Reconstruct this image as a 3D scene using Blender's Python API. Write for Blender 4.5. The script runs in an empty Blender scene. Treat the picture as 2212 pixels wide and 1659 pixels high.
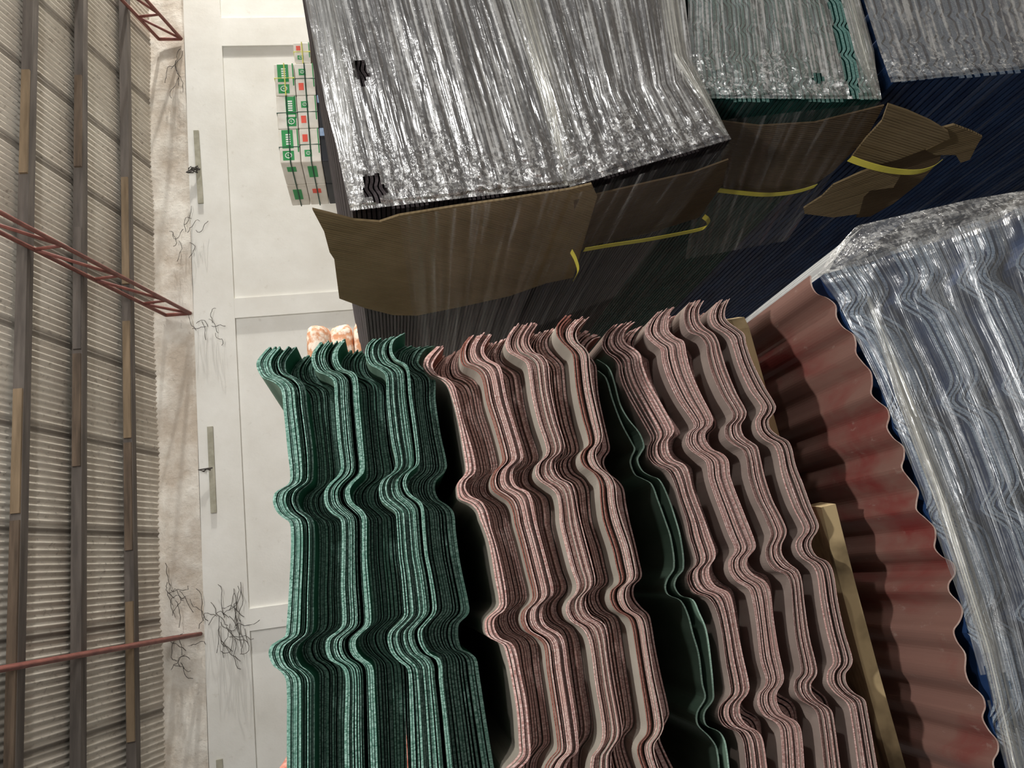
import bpy, math, random
from mathutils import Vector, Matrix
random.seed(7)
sc = bpy.context.scene
C = sc.collection

# ------------------------------------------------------------------ camera, light, exposure
W, H, F = 2212.0, 1659.0, 1640.0
CX, CY = W / 2, H / 2
def cdir(px, py): return Vector((px - CX, -(py - CY), -F)).normalized()
down = cdir(10500, -50)
Zc = -down
Yc = cdir(854, 1270); Yc = (Yc - Zc * Yc.dot(Zc)).normalized()
Xc = Yc.cross(Zc)
EYE = Vector((0.0, 0.0, 2.75))
M = Matrix((Xc, Yc, Zc))           # camera space -> world space
cam = bpy.data.cameras.new('camera'); camo = bpy.data.objects.new('camera', cam)
C.objects.link(camo)
camo.matrix_world = Matrix.Translation(EYE) @ M.to_4x4()
cam.sensor_width = 36; cam.lens = 36 * F / W; cam.clip_start = .01; cam.clip_end = 100
sc.camera = camo
sc.view_settings.view_transform = 'Standard'; sc.view_settings.look = 'None'
sc.view_settings.gamma = 1; sc.view_settings.use_curve_mapping = False
sc.view_settings.exposure = 0.0

world = bpy.data.worlds.new('world'); sc.world = world; world.use_nodes = True
bg = world.node_tree.nodes['Background']; bg.inputs[0].default_value = (1, .97, .93, 1); bg.inputs[1].default_value = .2

def light(name, kind, loc, energy, size, col=(1, .96, .9), target=None, size_y=None):
    l = bpy.data.lights.new(name, kind); l.energy = energy; l.color = col
    if kind == 'AREA':
        l.size = size
        if size_y: l.shape = 'RECTANGLE'; l.size_y = size_y
    else: l.shadow_soft_size = size
    o = bpy.data.objects.new(name, l); C.objects.link(o); o.location = loc
    if target is not None:
        o.rotation_euler = (Vector(target) - Vector(loc)).to_track_quat('-Z', 'Y').to_euler()
    return o
light('work_lamp', 'POINT', (0.30, -0.22, 3.9), 92, .035, (1, .98, .95))
light('work_lamp', 'POINT', (2.1, -0.6, 3.7), 62, .05, (1, .98, .95))
light('hall_lamp', 'POINT', (24, 6.4, 4.35), 15500, .22, (1, .96, .9))
light('hall_lamp', 'POINT', (13, 8.7, 4.1), 1000, .2, (1, .96, .9))
light('wall_wash_fill', 'AREA', (3.0, 2.8, 5.5), 235, 5.0, (1, .97, .93), (2.2, 10, 2.0), .35)  # added unseen fill light that evens out the far wall

# ------------------------------------------------------------------ helpers
def ray(px, py): return (M @ cdir(px, py)).normalized()
def at(px, py, Y=None, X=None, Z=None, plane=None):
    d = ray(px, py)
    if Y is not None: t = (Y - EYE.y) / d.y
    elif X is not None: t = (X - EYE.x) / d.x
    elif Z is not None: t = (Z - EYE.z) / d.z
    else:
        p0, n = plane; t = (p0 - EYE).dot(n) / d.dot(n)
    return EYE + d * t

def mesh(name, vs, fs, mats, parent=None, fm=None, smooth=False, uvs=None):
    me = bpy.data.meshes.new(name); me.from_pydata([tuple(v) for v in vs], [], fs)
    if not isinstance(mats, (list, tuple)): mats = [mats]
    for m in mats: me.materials.append(m)
    if fm:
        me.polygons.foreach_set('material_index', fm)
    if smooth: me.polygons.foreach_set('use_smooth', [True] * len(me.polygons))
    if uvs:
        ul = me.uv_layers.new(name='UVMap')
        for lp in me.loops: ul.data[lp.index].uv = uvs[lp.vertex_index]
    me.update()
    o = bpy.data.objects.new(name, me); C.objects.link(o)
    if parent: o.parent = parent; o.matrix_parent_inverse = parent.matrix_world.inverted()
    return o
def tag(o, label=None, cat=None, group=None, kind=None):
    if label: o['label'] = label
    if cat: o['category'] = cat
    if group: o['group'] = group
    if kind: o['kind'] = kind
    return o
def empty(name, loc, label=None, cat=None, group=None):
    o = bpy.data.objects.new(name, None); C.objects.link(o)
    o.location = loc; o.empty_display_size = .1
    o.matrix_world = Matrix.Translation(Vector(loc))
    return tag(o, label, cat, group)

class MB:
    def __init__(s): s.v = []; s.f = []
    def box(s, a, b):
        i = len(s.v)
        for z in (a[2], b[2]):
            for y in (a[1], b[1]):
                for x in (a[0], b[0]): s.v.append(Vector((x, y, z)))
        s.f += [tuple(i + k for k in q) for q in ((0, 2, 3, 1), (4, 5, 7, 6), (0, 1, 5, 4), (2, 6, 7, 3), (0, 4, 6, 2), (1, 3, 7, 5))]
        return s
    def tube(s, pts, r, n=6, closed_ends=True):
        pts = [Vector(p) for p in pts]; base = len(s.v)
        up = Vector((.13, .27, .95)).normalized()
        for k, p in enumerate(pts):
            d = (pts[min(k + 1, len(pts) - 1)] - pts[max(k - 1, 0)]).normalized()
            a = d.cross(up)
            if a.length < 1e-3: a = d.cross(Vector((1, 0, 0)))
            a.normalize(); b = d.cross(a)
            rr = r[k] if isinstance(r, (list, tuple)) else r
            for j in range(n):
                t = 2 * math.pi * j / n
                s.v.append(p + a * math.cos(t) * rr + b * math.sin(t) * rr)
        for k in range(len(pts) - 1):
            for j in range(n):
                q = (j + 1) % n
                s.f.append((base + k * n + j, base + k * n + q, base + (k + 1) * n + q, base + (k + 1) * n + j))
        if closed_ends:
            s.f.append(tuple(base + j for j in range(n))[::-1]); s.f.append(tuple(base + (len(pts) - 1) * n + j for j in range(n)))
        return s
    def build(s, name, mat, parent=None, smooth=False): return mesh(name, s.v, s.f, mat, parent, smooth=smooth)

def crom(pts, sub=4):
    out = []
    n = len(pts)
    for i in range(n - 1):
        p0 = pts[max(i - 1, 0)]; p1 = pts[i]; p2 = pts[i + 1]; p3 = pts[min(i + 2, n - 1)]
        # centripetal-ish tension so long straights stay straight
        l1 = (p2 - p1).length; m1 = (p2 - p0); m2 = (p3 - p1)
        m1 = m1 * (l1 / max((p1 - p0).length + l1, 1e-6)); m2 = m2 * (l1 / max((p3 - p2).length + l1, 1e-6))
        for k in range(sub):
            t = k / sub; t2 = t * t; t3 = t2 * t
            out.append(p1 * (2 * t3 - 3 * t2 + 1) + m1 * (t3 - 2 * t2 + t) + p2 * (-2 * t3 + 3 * t2) + m2 * (t3 - t2))
    out.append(pts[-1]); return out

# ------------------------------------------------------------------ materials
def newmat(name):
    m = bpy.data.materials.new(name); m.use_nodes = True
    nt = m.node_tree; return m, nt, nt.nodes, nt.links, nt.nodes['Principled BSDF']
def coords(nd, lk, scale=(1, 1, 1), kind='Object', rot=(0, 0, 0)):
    tc = nd.new('ShaderNodeTexCoord'); mp = nd.new('ShaderNodeMapping')
    mp.inputs['Scale'].default_value = scale; mp.inputs['Rotation'].default_value = rot
    lk.new(tc.outputs[kind], mp.inputs[0]); return mp.outputs[0]
def noise(nd, lk, vec, scale, detail=4, rough=.55, dist=0):
    n = nd.new('ShaderNodeTexNoise'); n.inputs['Scale'].default_value = scale
    n.inputs['Detail'].default_value = detail; n.inputs['Roughness'].default_value = rough
    n.inputs['Distortion'].default_value = dist
    lk.new(vec, n.inputs['Vector']); return n.outputs['Fac']
def ramp(nd, lk, fac, stops):
    r = nd.new('ShaderNodeValToRGB'); e = r.color_ramp.elements
    while len(e) < len(stops): e.new(.5)
    for k, (p, c) in enumerate(stops):
        e[k].position = p; e[k].color = c if len(c) == 4 else (*c, 1)
    lk.new(fac, r.inputs[0]); return r.outputs[0]
def mixc(nd, lk, fac, a, b, mode='MIX'):
    m = nd.new('ShaderNodeMix'); m.data_type = 'RGBA'; m.blend_type = mode
    if isinstance(fac, (int, float)): m.inputs[0].default_value = fac
    else: lk.new(fac, m.inputs[0])
    for s, v in ((6, a), (7, b)):
        if isinstance(v, (tuple, list)): m.inputs[s].default_value = (*v[:3], 1)
        else: lk.new(v, m.inputs[s])
    return m.outputs[2]
def bump(nd, lk, h, st, dist, p, nrm=None):
    b = nd.new('ShaderNodeBump'); b.inputs['Strength'].default_value = st; b.inputs['Distance'].default_value = dist
    lk.new(h, b.inputs['Height']); lk.new(b.outputs[0], p.inputs['Normal']); return b
def simple(name, c1, c2, scale=10, rough=.6, stretch=(1, 1, 1), bst=.2, bd=.002, spec=.4, detail=5, lo=.35, hi=.65):
    m, nt, nd, lk, p = newmat(name)
    v = coords(nd, lk, stretch); n = noise(nd, lk, v, scale, detail)
    lk.new(ramp(nd, lk, n, [(lo, c1), (hi, c2)]), p.inputs['Base Color'])
    p.inputs['Roughness'].default_value = rough; p.inputs['Specular IOR Level'].default_value = spec
    if bst: bump(nd, lk, n, bst, bd, p)
    return m

def edge_mat(name, c1, c2, c3):
    # sawn fibrous sheet edges: fine speckle and broad tone change
    m, nt, nd, lk, p = newmat(name)
    v = coords(nd, lk)
    a = noise(nd, lk, coords(nd, lk, (1, 1, .35), rot=(0, -.2, 0)), 520, 3, .7); b = noise(nd, lk, v, 22, 3)
    col = mixc(nd, lk, ramp(nd, lk, a, [(.38, (0, 0, 0)), (.66, (1, 1, 1))]), c1, c2)
    col = mixc(nd, lk, ramp(nd, lk, b, [(.5, (0, 0, 0)), (.75, (.8, .8, .8))]), col, c3)
    lk.new(col, p.inputs['Base Color']); p.inputs['Roughness'].default_value = .55
    bump(nd, lk, a, .5, .0008, p); return m
def face_mat(name, c1, c2, rough=.5):
    m, nt, nd, lk, p = newmat(name)
    v = coords(nd, lk, (1, .4, 1)); a = noise(nd, lk, v, 18, 5); b = noise(nd, lk, v, 90, 2)
    col = mixc(nd, lk, ramp(nd, lk, a, [(.35, (0, 0, 0)), (.7, (1, 1, 1))]), c1, c2)
    lk.new(col, p.inputs['Base Color']); p.inputs['Roughness'].default_value = rough; p.inputs['Specular IOR Level'].default_value = .12
    bump(nd, lk, b, .1, .0005, p); return m
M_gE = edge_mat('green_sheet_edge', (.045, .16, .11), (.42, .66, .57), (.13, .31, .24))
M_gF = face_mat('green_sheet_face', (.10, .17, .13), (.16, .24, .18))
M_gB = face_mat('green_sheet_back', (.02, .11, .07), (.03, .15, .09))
M_pE = edge_mat('pink_sheet_edge', (.50, .24, .21), (1, .74, .68), (.74, .42, .37))
M_rE = edge_mat('red_sheet_edge', (.22, .065, .045), (.45, .2, .16), (.3, .11, .08))
M_pF = face_mat('beige_sheet_face', (.40, .36, .30), (.50, .45, .38))
M_qF = face_mat('mauve_sheet_face', (.26, .20, .175), (.36, .29, .25))
M_pB = face_mat('red_sheet_back', (.20, .05, .035), (.26, .08, .055))
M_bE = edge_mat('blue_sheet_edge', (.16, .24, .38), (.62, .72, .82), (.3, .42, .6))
M_bF = face_mat('blue_sheet_face', (.012, .03, .09), (.03, .07, .18))  # darkened, shade of the bundle flanks put into the colour
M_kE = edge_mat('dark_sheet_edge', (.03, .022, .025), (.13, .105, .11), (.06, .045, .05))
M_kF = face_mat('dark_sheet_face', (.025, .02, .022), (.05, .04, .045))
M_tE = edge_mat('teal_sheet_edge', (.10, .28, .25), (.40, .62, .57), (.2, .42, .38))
M_tF = face_mat('teal_sheet_face', (.01, .05, .045), (.02, .09, .075))  # near-black tone paints in the flank shade of the teal bundle
M_tnE = edge_mat('thin_green_edge', (.25, .42, .33), (.5, .66, .55), (.35, .5, .4))
M_tnF = face_mat('thin_green_face', (.10, .17, .12), (.17, .25, .19))

def cardboard(name, c1, c2):
    m, nt, nd, lk, p = newmat(name)
    v = coords(nd, lk); a = noise(nd, lk, v, 6, 5); 
    vw = coords(nd, lk, (1, 1, 1), 'UV')
    wv = nd.new('ShaderNodeTexWave'); wv.bands_direction = 'Y'; wv.inputs['Scale'].default_value = 38; wv.inputs['Distortion'].default_value = .5; lk.new(vw, wv.inputs[0])
    cr = noise(nd, lk, coords(nd, lk, (2, 26, 1), 'UV'), 1.0, 3, .6, .6)
    lk.new(ramp(nd, lk, a, [(.35, c1), (.7, c2)]), p.inputs['Base Color']); p.inputs['Roughness'].default_value = .85
    p.inputs['Specular IOR Level'].default_value = .15
    add = nd.new('ShaderNodeMath'); add.operation = 'MULTIPLY_ADD'; lk.new(cr, add.inputs[0]); add.inputs[1].default_value = 9; lk.new(wv.outputs['Fac'], add.inputs[2])
    bump(nd, lk, add.outputs[0], .6, .0022, p); return m
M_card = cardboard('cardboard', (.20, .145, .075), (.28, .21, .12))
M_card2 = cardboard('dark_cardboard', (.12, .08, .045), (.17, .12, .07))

def film(name, tint=(.85, .86, .84), milk=.5, base=.03, along=2.2, across=95, gloss=.26, crumple=.2, rough=.2, bd=.0035, lo=.51, hi=.64, cscale=60, det=2, cz=None):
    """clear stretch film: see-through, milky where gathered in folds (white streaks double as painted highlights), glossy and wrinkled. UV.x runs across folds, UV.y along them"""
    m, nt, nd, lk, p = newmat(name); nd.remove(p)
    out = nd['Material Output']
    n1 = noise(nd, lk, coords(nd, lk, (across, along, 1), 'UV'), 1.0, det, .5, .15)
    n2 = noise(nd, lk, coords(nd, lk, (across * .13, along * .8, 1), 'UV'), 1.0, 3, .5, .3)
    n3 = noise(nd, lk, coords(nd, lk), cscale, det, .55, 1.0)
    def math_(op, a, b, c=None):
        q = nd.new('ShaderNodeMath'); q.operation = op
        for k, v in enumerate((a, b, c)):
            if v is None: continue
            if isinstance(v, (int, float)): q.inputs[k].default_value = v
            else: lk.new(v, q.inputs[k])
        return q.outputs[0]
    hh = math_('MULTIPLY_ADD', n3, crumple, math_('MULTIPLY', n1, 1 - crumple))
    if cz:          # the wrap turns from straight folds to crumpled film towards the corner
        uvc = nd.new('ShaderNodeSeparateXYZ'); tcc = nd.new('ShaderNodeTexCoord'); lk.new(tcc.outputs['UV'], uvc.inputs[0])
        n6 = noise(nd, lk, coords(nd, lk, (14, 3, 1), 'UV'), 1.0, 2, .5, .4)
        zz = nd.new('ShaderNodeMapRange'); zz.interpolation_type = 'SMOOTHSTEP'
        lk.new(math_('MULTIPLY_ADD', n6, .5, uvc.outputs[1]), zz.inputs[0]); zz.inputs[1].default_value = cz + .13; zz.inputs[2].default_value = cz + .38
        n7 = noise(nd, lk, coords(nd, lk), 105, 3, .6, .8)
        hc = math_('MULTIPLY_ADD', n7, .75, math_('MULTIPLY', n1, .25))
        hh = math_('ADD', math_('MULTIPLY', hh, math_('SUBTRACT', 1.0, zz.outputs[0])), math_('MULTIPLY', hc, zz.outputs[0]))
    n4 = noise(nd, lk, coords(nd, lk, (across * .9, along * 7, 1), 'UV'), 1.0, 1, .5, .3)
    hg = math_('MULTIPLY_ADD', n4, .8, hh)
    bp = nd.new('ShaderNodeBump'); bp.inputs['Strength'].default_value = 1; bp.inputs['Distance'].default_value = bd; lk.new(hg, bp.inputs['Height'])
    tr = nd.new('ShaderNodeBsdfTransparent'); tr.inputs[0].default_value = (.97, .97, .96, 1)
    df = nd.new('ShaderNodeBsdfDiffuse'); df.inputs[0].default_value = (*tint, 1)
    gl = nd.new('ShaderNodeBsdfGlossy'); gl.inputs['Roughness'].default_value = rough; gl.inputs[0].default_value = (1, 1, 1, 1); lk.new(bp.outputs[0], gl.inputs['Normal'])
    s_ = math_('ADD', math_('MULTIPLY', hh, .72), math_('MULTIPLY', n2, .28))
    mk = nd.new('ShaderNodeMapRange'); mk.interpolation_type = 'SMOOTHSTEP'; lk.new(s_, mk.inputs[0])
    mk.inputs[1].default_value = lo; mk.inputs[2].default_value = hi; mk.inputs[3].default_value = base; mk.inputs[4].default_value = milk
    mx = nd.new('ShaderNodeMixShader'); lk.new(mk.outputs[0], mx.inputs[0]); lk.new(tr.outputs[0], mx.inputs[1]); lk.new(df.outputs[0], mx.inputs[2])
    m2 = nd.new('ShaderNodeMixShader'); m2.inputs[0].default_value = gloss; lk.new(mx.outputs[0], m2.inputs[1]); lk.new(gl.outputs[0], m2.inputs[2])
    lk.new(m2.outputs[0], out.inputs[0]); return m
M_film = film('stretch_film_folds', tint=(.96, .96, .94), milk=.88, base=.05, lo=.475, hi=.60, rough=.22, gloss=.42, across=62, along=1.5, bd=.004, cz=.78)
M_film5 = film('stretch_film_blue_bundle', across=190, along=2.2, milk=.5, bd=.002, rough=.25, tint=(.78, .83, .88), lo=.49, hi=.62, base=.05)
M_filmc = film('stretch_film_crumpled', tint=(.96, .96, .94), along=8, across=40, crumple=.7, milk=.6, lo=.42, hi=.64, cscale=110, bd=.005, rough=.2, gloss=.32)
M_films = film('stretch_film_side', tint=(.7, .7, .69), milk=.10, along=1.2, across=45, gloss=.025, rough=.3, base=.0, crumple=.1)

# ------------------------------------------------------------------ room
YW = 10.0                                   # far wall
Zroof = at(343, 690, Y=YW).z; Zled = at(418, 690, Y=YW).z; Zbeam = at(508, 690, Y=YW).z
SL = math.tan(math.radians(18))
def wall_mat():
    m, nt, nd, lk, p = newmat('white_plaster')
    v = coords(nd, lk); a = noise(nd, lk, v, 1.3, 8, .6); b = noise(nd, lk, v, 9, 6, .7); c = noise(nd, lk, v, .6, 4)
    col = mixc(nd, lk, ramp(nd, lk, a, [(.35, (0, 0, 0)), (.7, (1, 1, 1))]), (.72, .71, .66), (.82, .82, .78))
    col = mixc(nd, lk, ramp(nd, lk, b, [(.62, (0, 0, 0)), (.8, (.6, .6, .6))]), col, (.5, .47, .4))
    lk.new(col, p.inputs['Base Color']); p.inputs['Roughness'].default_value = .9; p.inputs['Specular IOR Level'].default_value = .1
    bump(nd, lk, b, .2, .01, p); return m
M_wall = wall_mat()
def grime_mat():
    m, nt, nd, lk, p = newmat('grimy_plaster_band')
    v = coords(nd, lk, (1, 1, 1)); a = noise(nd, lk, v, 1.6, 8, .65, .1); b = noise(nd, lk, v, 14, 6, .7, .5)
    col = mixc(nd, lk, ramp(nd, lk, a, [(.38, (0, 0, 0)), (.62, (1, 1, 1))]), (.52, .45, .37), (.80, .77, .70))
    col = mixc(nd, lk, ramp(nd, lk, b, [(.6, (0, 0, 0)), (.78, (.7, .7, .7))]), col, (.22, .19, .15))
    lk.new(col, p.inputs['Base Color']); p.inputs['Roughness'].default_value = .9
    bump(nd, lk, a, .6, .06, p); return m
M_grime = grime_mat()
M_floor = simple('concrete_floor', (.14, .13, .12), (.22, .21, .2), 3, .8)
XL, XR = -5.0, 26.0
mesh('floor', [(XL, -3, 0), (XR, -3, 0), (XR, YW + .3, 0), (XL, YW + .3, 0)], [(0, 1, 2, 3)], M_floor)['kind'] = 'structure'
RC = .025                                    # depth of the recessed panels
MB().box((XL, YW + RC, 0), (XR, YW + RC + .2, Zled)).build('wall_far', M_wall)['kind'] = 'structure'
# grimy band above the ledge, wrinkled
nx, nz = 240, 8; vs = []; fs = []
rz = random.Random(3)
ph = [rz.uniform(0, 6) for _ in range(6)]
for i in range(nx + 1):
    x = XL + (XR - XL) * i / nx
    for j in range(nz + 1):
        z = Zled + (Zroof + .12 - Zled) * j / nz
        y = YW + .02 + .02 * math.sin(x * 2.1 + ph[0] + j * .3) + .012 * math.sin(x * 5.3 + ph[1] + j) * (j / nz)
        vs.append((x, y, z))
for i in range(nx):
    for j in range(nz):
        a = i * (nz + 1) + j; fs.append((a, a + nz + 1, a + nz + 2, a + 1))
nb = len(vs)
vs += [(XL, YW + .3, Zled), (XR, YW + .3, Zled), (XR, YW + .3, Zroof + .12), (XL, YW + .3, Zroof + .12)]
fs.append((nb, nb + 3, nb + 2, nb + 1))
mesh('wall_upper', vs, fs, M_grime, smooth=True)['kind'] = 'structure'
MB().box((XL, YW - .02, Zbeam), (XR, YW + RC, Zled - .01)).build('trim_1', M_wall)['kind'] = 'structure'
k = 2
for (y0, y1, px) in ((40, 100, 520), (642, 684, 560), (1318, 1366, 520)):
    a = at(px, y1, Y=YW); b = at(px, y0, Y=YW)
    MB().box((a.x, YW - .015, 0), (b.x, YW + RC, Zbeam)).build('trim_%d' % k, M_wall)['kind'] = 'structure'; k += 1
dx = at(520, 1340, Y=YW).x - at(560, 663, Y=YW).x
for xx in (at(520, 1340, Y=YW).x + dx, at(520, 70, Y=YW).x - dx):
    MB().box((xx - .17, YW - .015, 0), (xx + .17, YW + RC, Zbeam)).build('trim_%d' % k, M_wall)['kind'] = 'structure'; k += 1

# corrugated roof
def roof_mat():
    m, nt, nd, lk, p = newmat('weathered_corrugated_roofing')
    v = coords(nd, lk); a = noise(nd, lk, v, 1.1, 7, .6); b = noise(nd, lk, v, 16, 6, .7)
    wv = nd.new('ShaderNodeTexWave'); wv.bands_direction = 'X'; wv.inputs['Scale'].default_value = .31; wv.inputs['Distortion'].default_value = .12
    lk.new(v, wv.inputs[0])
    wy = nd.new('ShaderNodeTexWave'); wy.bands_direction = 'X'; wy.inputs['Scale'].default_value = .31
    col = mixc(nd, lk, ramp(nd, lk, a, [(.3, (0, 0, 0)), (.7, (1, 1, 1))]), (.50, .45, .38), (.70, .66, .58))
    col = mixc(nd, lk, ramp(nd, lk, b, [(.56, (0, 0, 0)), (.72, (.8, .8, .8))]), col, (.17, .14, .11))
    col = mixc(nd, lk, ramp(nd, lk, wv.outputs['Fac'], [(0, (.75, .75, .75)), (.05, (0, 0, 0))]), col, (.13, .11, .09))
    lk.new(col, p.inputs['Base Color']); p.inputs['Roughness'].default_value = .75
    return m
M_roof = roof_mat()
def roofz(y): return Zroof + .04 + (YW - y) * SL
per = .072; nper = int((XR - XL) / per); vs = []; fs = []
ys = [YW + .25, 8.6, 8.58, 7.0, 5.5, 5.48, 4.0, 2.4, 2.38, .5]
n = nper * 6 + 1
for j, y in enumerate(ys):
    lift = .012 if j in (1, 4, 7) else 0
    for i in range(n):
        x = XL + per * i / 6
        vs.append((x, y, roofz(y) + .02 + .011 * math.sin(2 * math.pi * i / 6) + lift))
for j in range(len(ys) - 1):
    for i in range(n - 1):
        a = j * n + i; fs.append((a, a + n, a + n + 1, a + 1))
mesh('ceiling', vs, fs, M_roof, smooth=True)['kind'] = 'structure'

# purlins: timber planks on edge under the roof, parallel to the wall
M_wood = simple('old_timber', (.07, .05, .035), (.16, .115, .08), 5, .8, (.3, 3, 3), .3, .004)
M_wood2 = simple('pale_timber', (.16, .115, .07), (.26, .19, .12), 5, .8, (.3, 3, 3), .3, .004)
M_wood3 = simple('grey_timber', (.08, .068, .06), (.14, .12, .105), 5, .8, (.3, 3, 3), .3, .004)
roofpl = (Vector((0, YW, Zroof - .03)), Vector((0, SL, 1)).normalized())
def purlin(pxl, py, label, segs):
    y = at(pxl, py, plane=roofpl).y
    t = empty('roof_purlin', (0, y, roofz(y) - .02), label, 'roof purlin', 'timber purlins under the corrugated roof')
    t['group'] = 'timber purlins under the corrugated roof'
    MB().box((XL, y - .085, roofz(y) - .105), (XR, y + .06, roofz(y) - .005)).build('beam', M_wood3, t)
    for (ya, yb, m, off) in segs:            # boards scabbed onto its side, ends read off along its length
        xa = at(pxl, yb, Y=y).x; xb = at(pxl, ya, Y=y).x
        MB().box((xa, y - .118 + off, roofz(y) - .10), (xb, y - .086 + off, roofz(y) - .02)).build('splice_board', m, t)
purlin(57, 640, 'timber purlin highest on the corrugated roof, furthest from the white wall', [(165, 385, M_wood2, 0), (845, 1110, M_wood2, 0), (1125, 1700, M_wood, 0)])
purlin(177, 640, 'middle timber purlin under the corrugated roof', [(175, 370, M_wood, .0), (770, 1010, M_wood, 0), (500, 760, M_wood3, 0)])
purlin(280, 640, 'timber purlin closest to the white wall', [(392, 620, M_wood2, 0), (700, 950, M_wood2, 0), (960, 1190, M_wood, 0), (1300, 1600, M_wood2, 0)])

# steel trusses
M_red = simple('red_oxide_steel', (.17, .055, .045), (.25, .09, .07), 12, .55, bst=.1)
def truss(px, py, label, npan=9):
    p0 = at(px, py, Y=YW - .02); x = p0.x; h = Zroof - Zled - .03 - .095
    t = empty('roof_truss', (x, YW, Zled), label, 'roof truss', 'red steel trusses carrying the purlins')
    def lo(s): return Vector((x, YW - .03 - s, Zled + .03 + s * SL))
    def up(s): return Vector((x, YW - .03 - s, Zled + .03 + h + s * SL))
    L = 8.5; r = .024
    MB().tube([lo(0), lo(L)], r, 8).build('bottom_chord', M_red, t, True)
    MB().tube([up(0), up(L)], r, 8).build('top_chord', M_red, t, True)
    MB().tube([lo(0), up(0)], r, 8).build('end_post', M_red, t, True)
    pan = .84; prev = 0
    for k in range(npan):
        u_, l_ = .45 + pan * k, .50 + pan * k
        MB().tube([lo(prev), up(u_)], r * .8, 6).build('web_bar', M_red, t, True)
        MB().tube([up(u_), lo(l_)], r * .8, 6).build('web_bar', M_red, t, True); prev = l_
truss(394, 85, 'red steel lattice truss nearest the box pile end of the wall')
truss(417, 677, 'red steel lattice truss meeting the middle of the white wall')
truss(434, 1369, 'red steel truss seen edge-on as a single bar above the green sheets')

# flat bars on the beam with their wire hooks, and cobwebs
M_bar = simple('grey_painted_bar', (.30, .29, .22), (.42, .40, .32), 8, .6)
M_wire = simple('rusty_wire', (.04, .035, .03), (.08, .07, .06), 20, .7)
for (xa, ya, xb, yb, hk, lab) in ((424, 283, 434, 440, 368, 'grey flat bar hung by tangled wire on the beam, right of the middle truss'),
                          (454, 922, 462, 1108, 1018, 'grey flat bar hung by a hook on the beam, left of the middle truss'),
                          (474, 1640, 480, 1760, 1720, 'grey flat bar at the far left end of the beam')):
    a = at(xa, ya, Y=YW - .03); b = at(xb, yb, Y=YW - .03)
    t = empty('wall_bar', (b.x, YW - .03, b.z), lab, 'wall bar', 'grey flat bars along the wall beam')
    d = (b - a)
    vs = []
    for p in (a, b):
        for dz in (-.035, .035):
            for dy in (-.02, 0): vs.append(p + Vector((0, dy, dz)))
    mesh('bar', vs, [(0, 1, 3, 2), (4, 6, 7, 5), (0, 4, 5, 1), (2, 3, 7, 6), (0, 2, 6, 4), (1, 5, 7, 3)], M_bar, t)
    if hk < 1700:
        u = (hk - ya) / (yb - ya); c = a.lerp(b, u); top = at(xa - 24, hk + 2, Y=YW - .06)
        w = MB()
        for q in range(3 if hk < 500 else 1):
            pts = [c + Vector((random.uniform(-.05, .05), -.03, random.uniform(-.03, .03))) if s in (0, 6) else
                   c.lerp(top, s / 6) + Vector((random.uniform(-.06, .06), random.uniform(-.05, -.02), random.uniform(-.03, .03))) for s in range(7)]
            w.tube(pts, .009, 5)
        w.build('wire_hook', M_wire, t)
def cobweb(cx, cy, n, spread, lab, seed):
    r = random.Random(seed); w = MB()
    for q in range(n):
        x, y = cx + r.gauss(0, spread * .3), cy + r.gauss(0, spread * .3); ang = r.uniform(0, 6.28)
        pts = []
        for s in range(9):
            pts.append(at(x, y, Y=YW - .04 - .1 * r.random()))
            ang += r.gauss(0, .45); x += math.cos(ang) * spread * .11; y += math.sin(ang) * spread * .16
        pts = [Vector((p.x, p.y, min(p.z, Zroof - .05))) for p in pts]
        w.tube(pts, .0042, 3)
    tag(w.build('cobweb', M_wire), lab, 'cobweb', 'sooty cobwebs on the white wall')
cobweb(495, 1345, 26, 62, 'large black cobweb clump beside the lowest panel corner of the wall', 1)
cobweb(395, 505, 8, 40, 'wispy cobweb on the grimy band right of the middle truss', 2)
cobweb(385, 150, 6, 45, 'wispy cobweb under the first truss on the grimy band', 3)
cobweb(445, 700, 8, 35, 'faint cobweb under the seat of the middle truss', 4)
cobweb(385, 1290, 9, 50, 'long dark cobweb strands on the grimy band above the edge-on truss', 5)
cobweb(395, 1430, 8, 45, 'sooty cobweb on the grimy band below the edge-on truss', 6)

# ------------------------------------------------------------------ cartons against the wall
M_carton = simple('white_carton', (.62, .58, .50), (.80, .78, .72), 3, .7)
M_cartong = simple('carton_green_print', (.02, .25, .07), (.04, .32, .10), 3, .6)
M_cartonr = simple('carton_red_print', (.7, .08, .05), (.8, .12, .08), 3, .6)
M_kraft = simple('kraft_wrap', (.32, .25, .16), (.45, .37, .26), 6, .8)
M_blk = simple('black_carton', (.008, .009, .012), (.015, .017, .025), 3, .5)
M_blue = simple('blue_white_print', (.10, .2, .38), (.45, .55, .7), 5, .5)
M_orange = simple('orange_print', (.6, .3, .1), (.75, .45, .2), 5, .5)
M_twine = simple('dark_green_twine', (.01, .05, .03), (.02, .08, .05), 9, .6)
M_twiney = simple('yellow_twine', (.6, .6, .1), (.75, .72, .2), 9, .6)
M_mark = simple('white_print', (.8, .8, .78), (.85, .85, .83), 9, .6)
YB = 8.0
def rect_on(t, name, mat, x0, x1, z0, z1, y):
    return MB().box((x0, y - .004, z0), (x1, y + .001, z1)).build(name, mat, t)
def rect_side(t, name, mat, y0, y1, z0, z1, x):
    return MB().box((x - .004, y0, z0), (x + .001, y1, z1)).build(name, mat, t)
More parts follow.
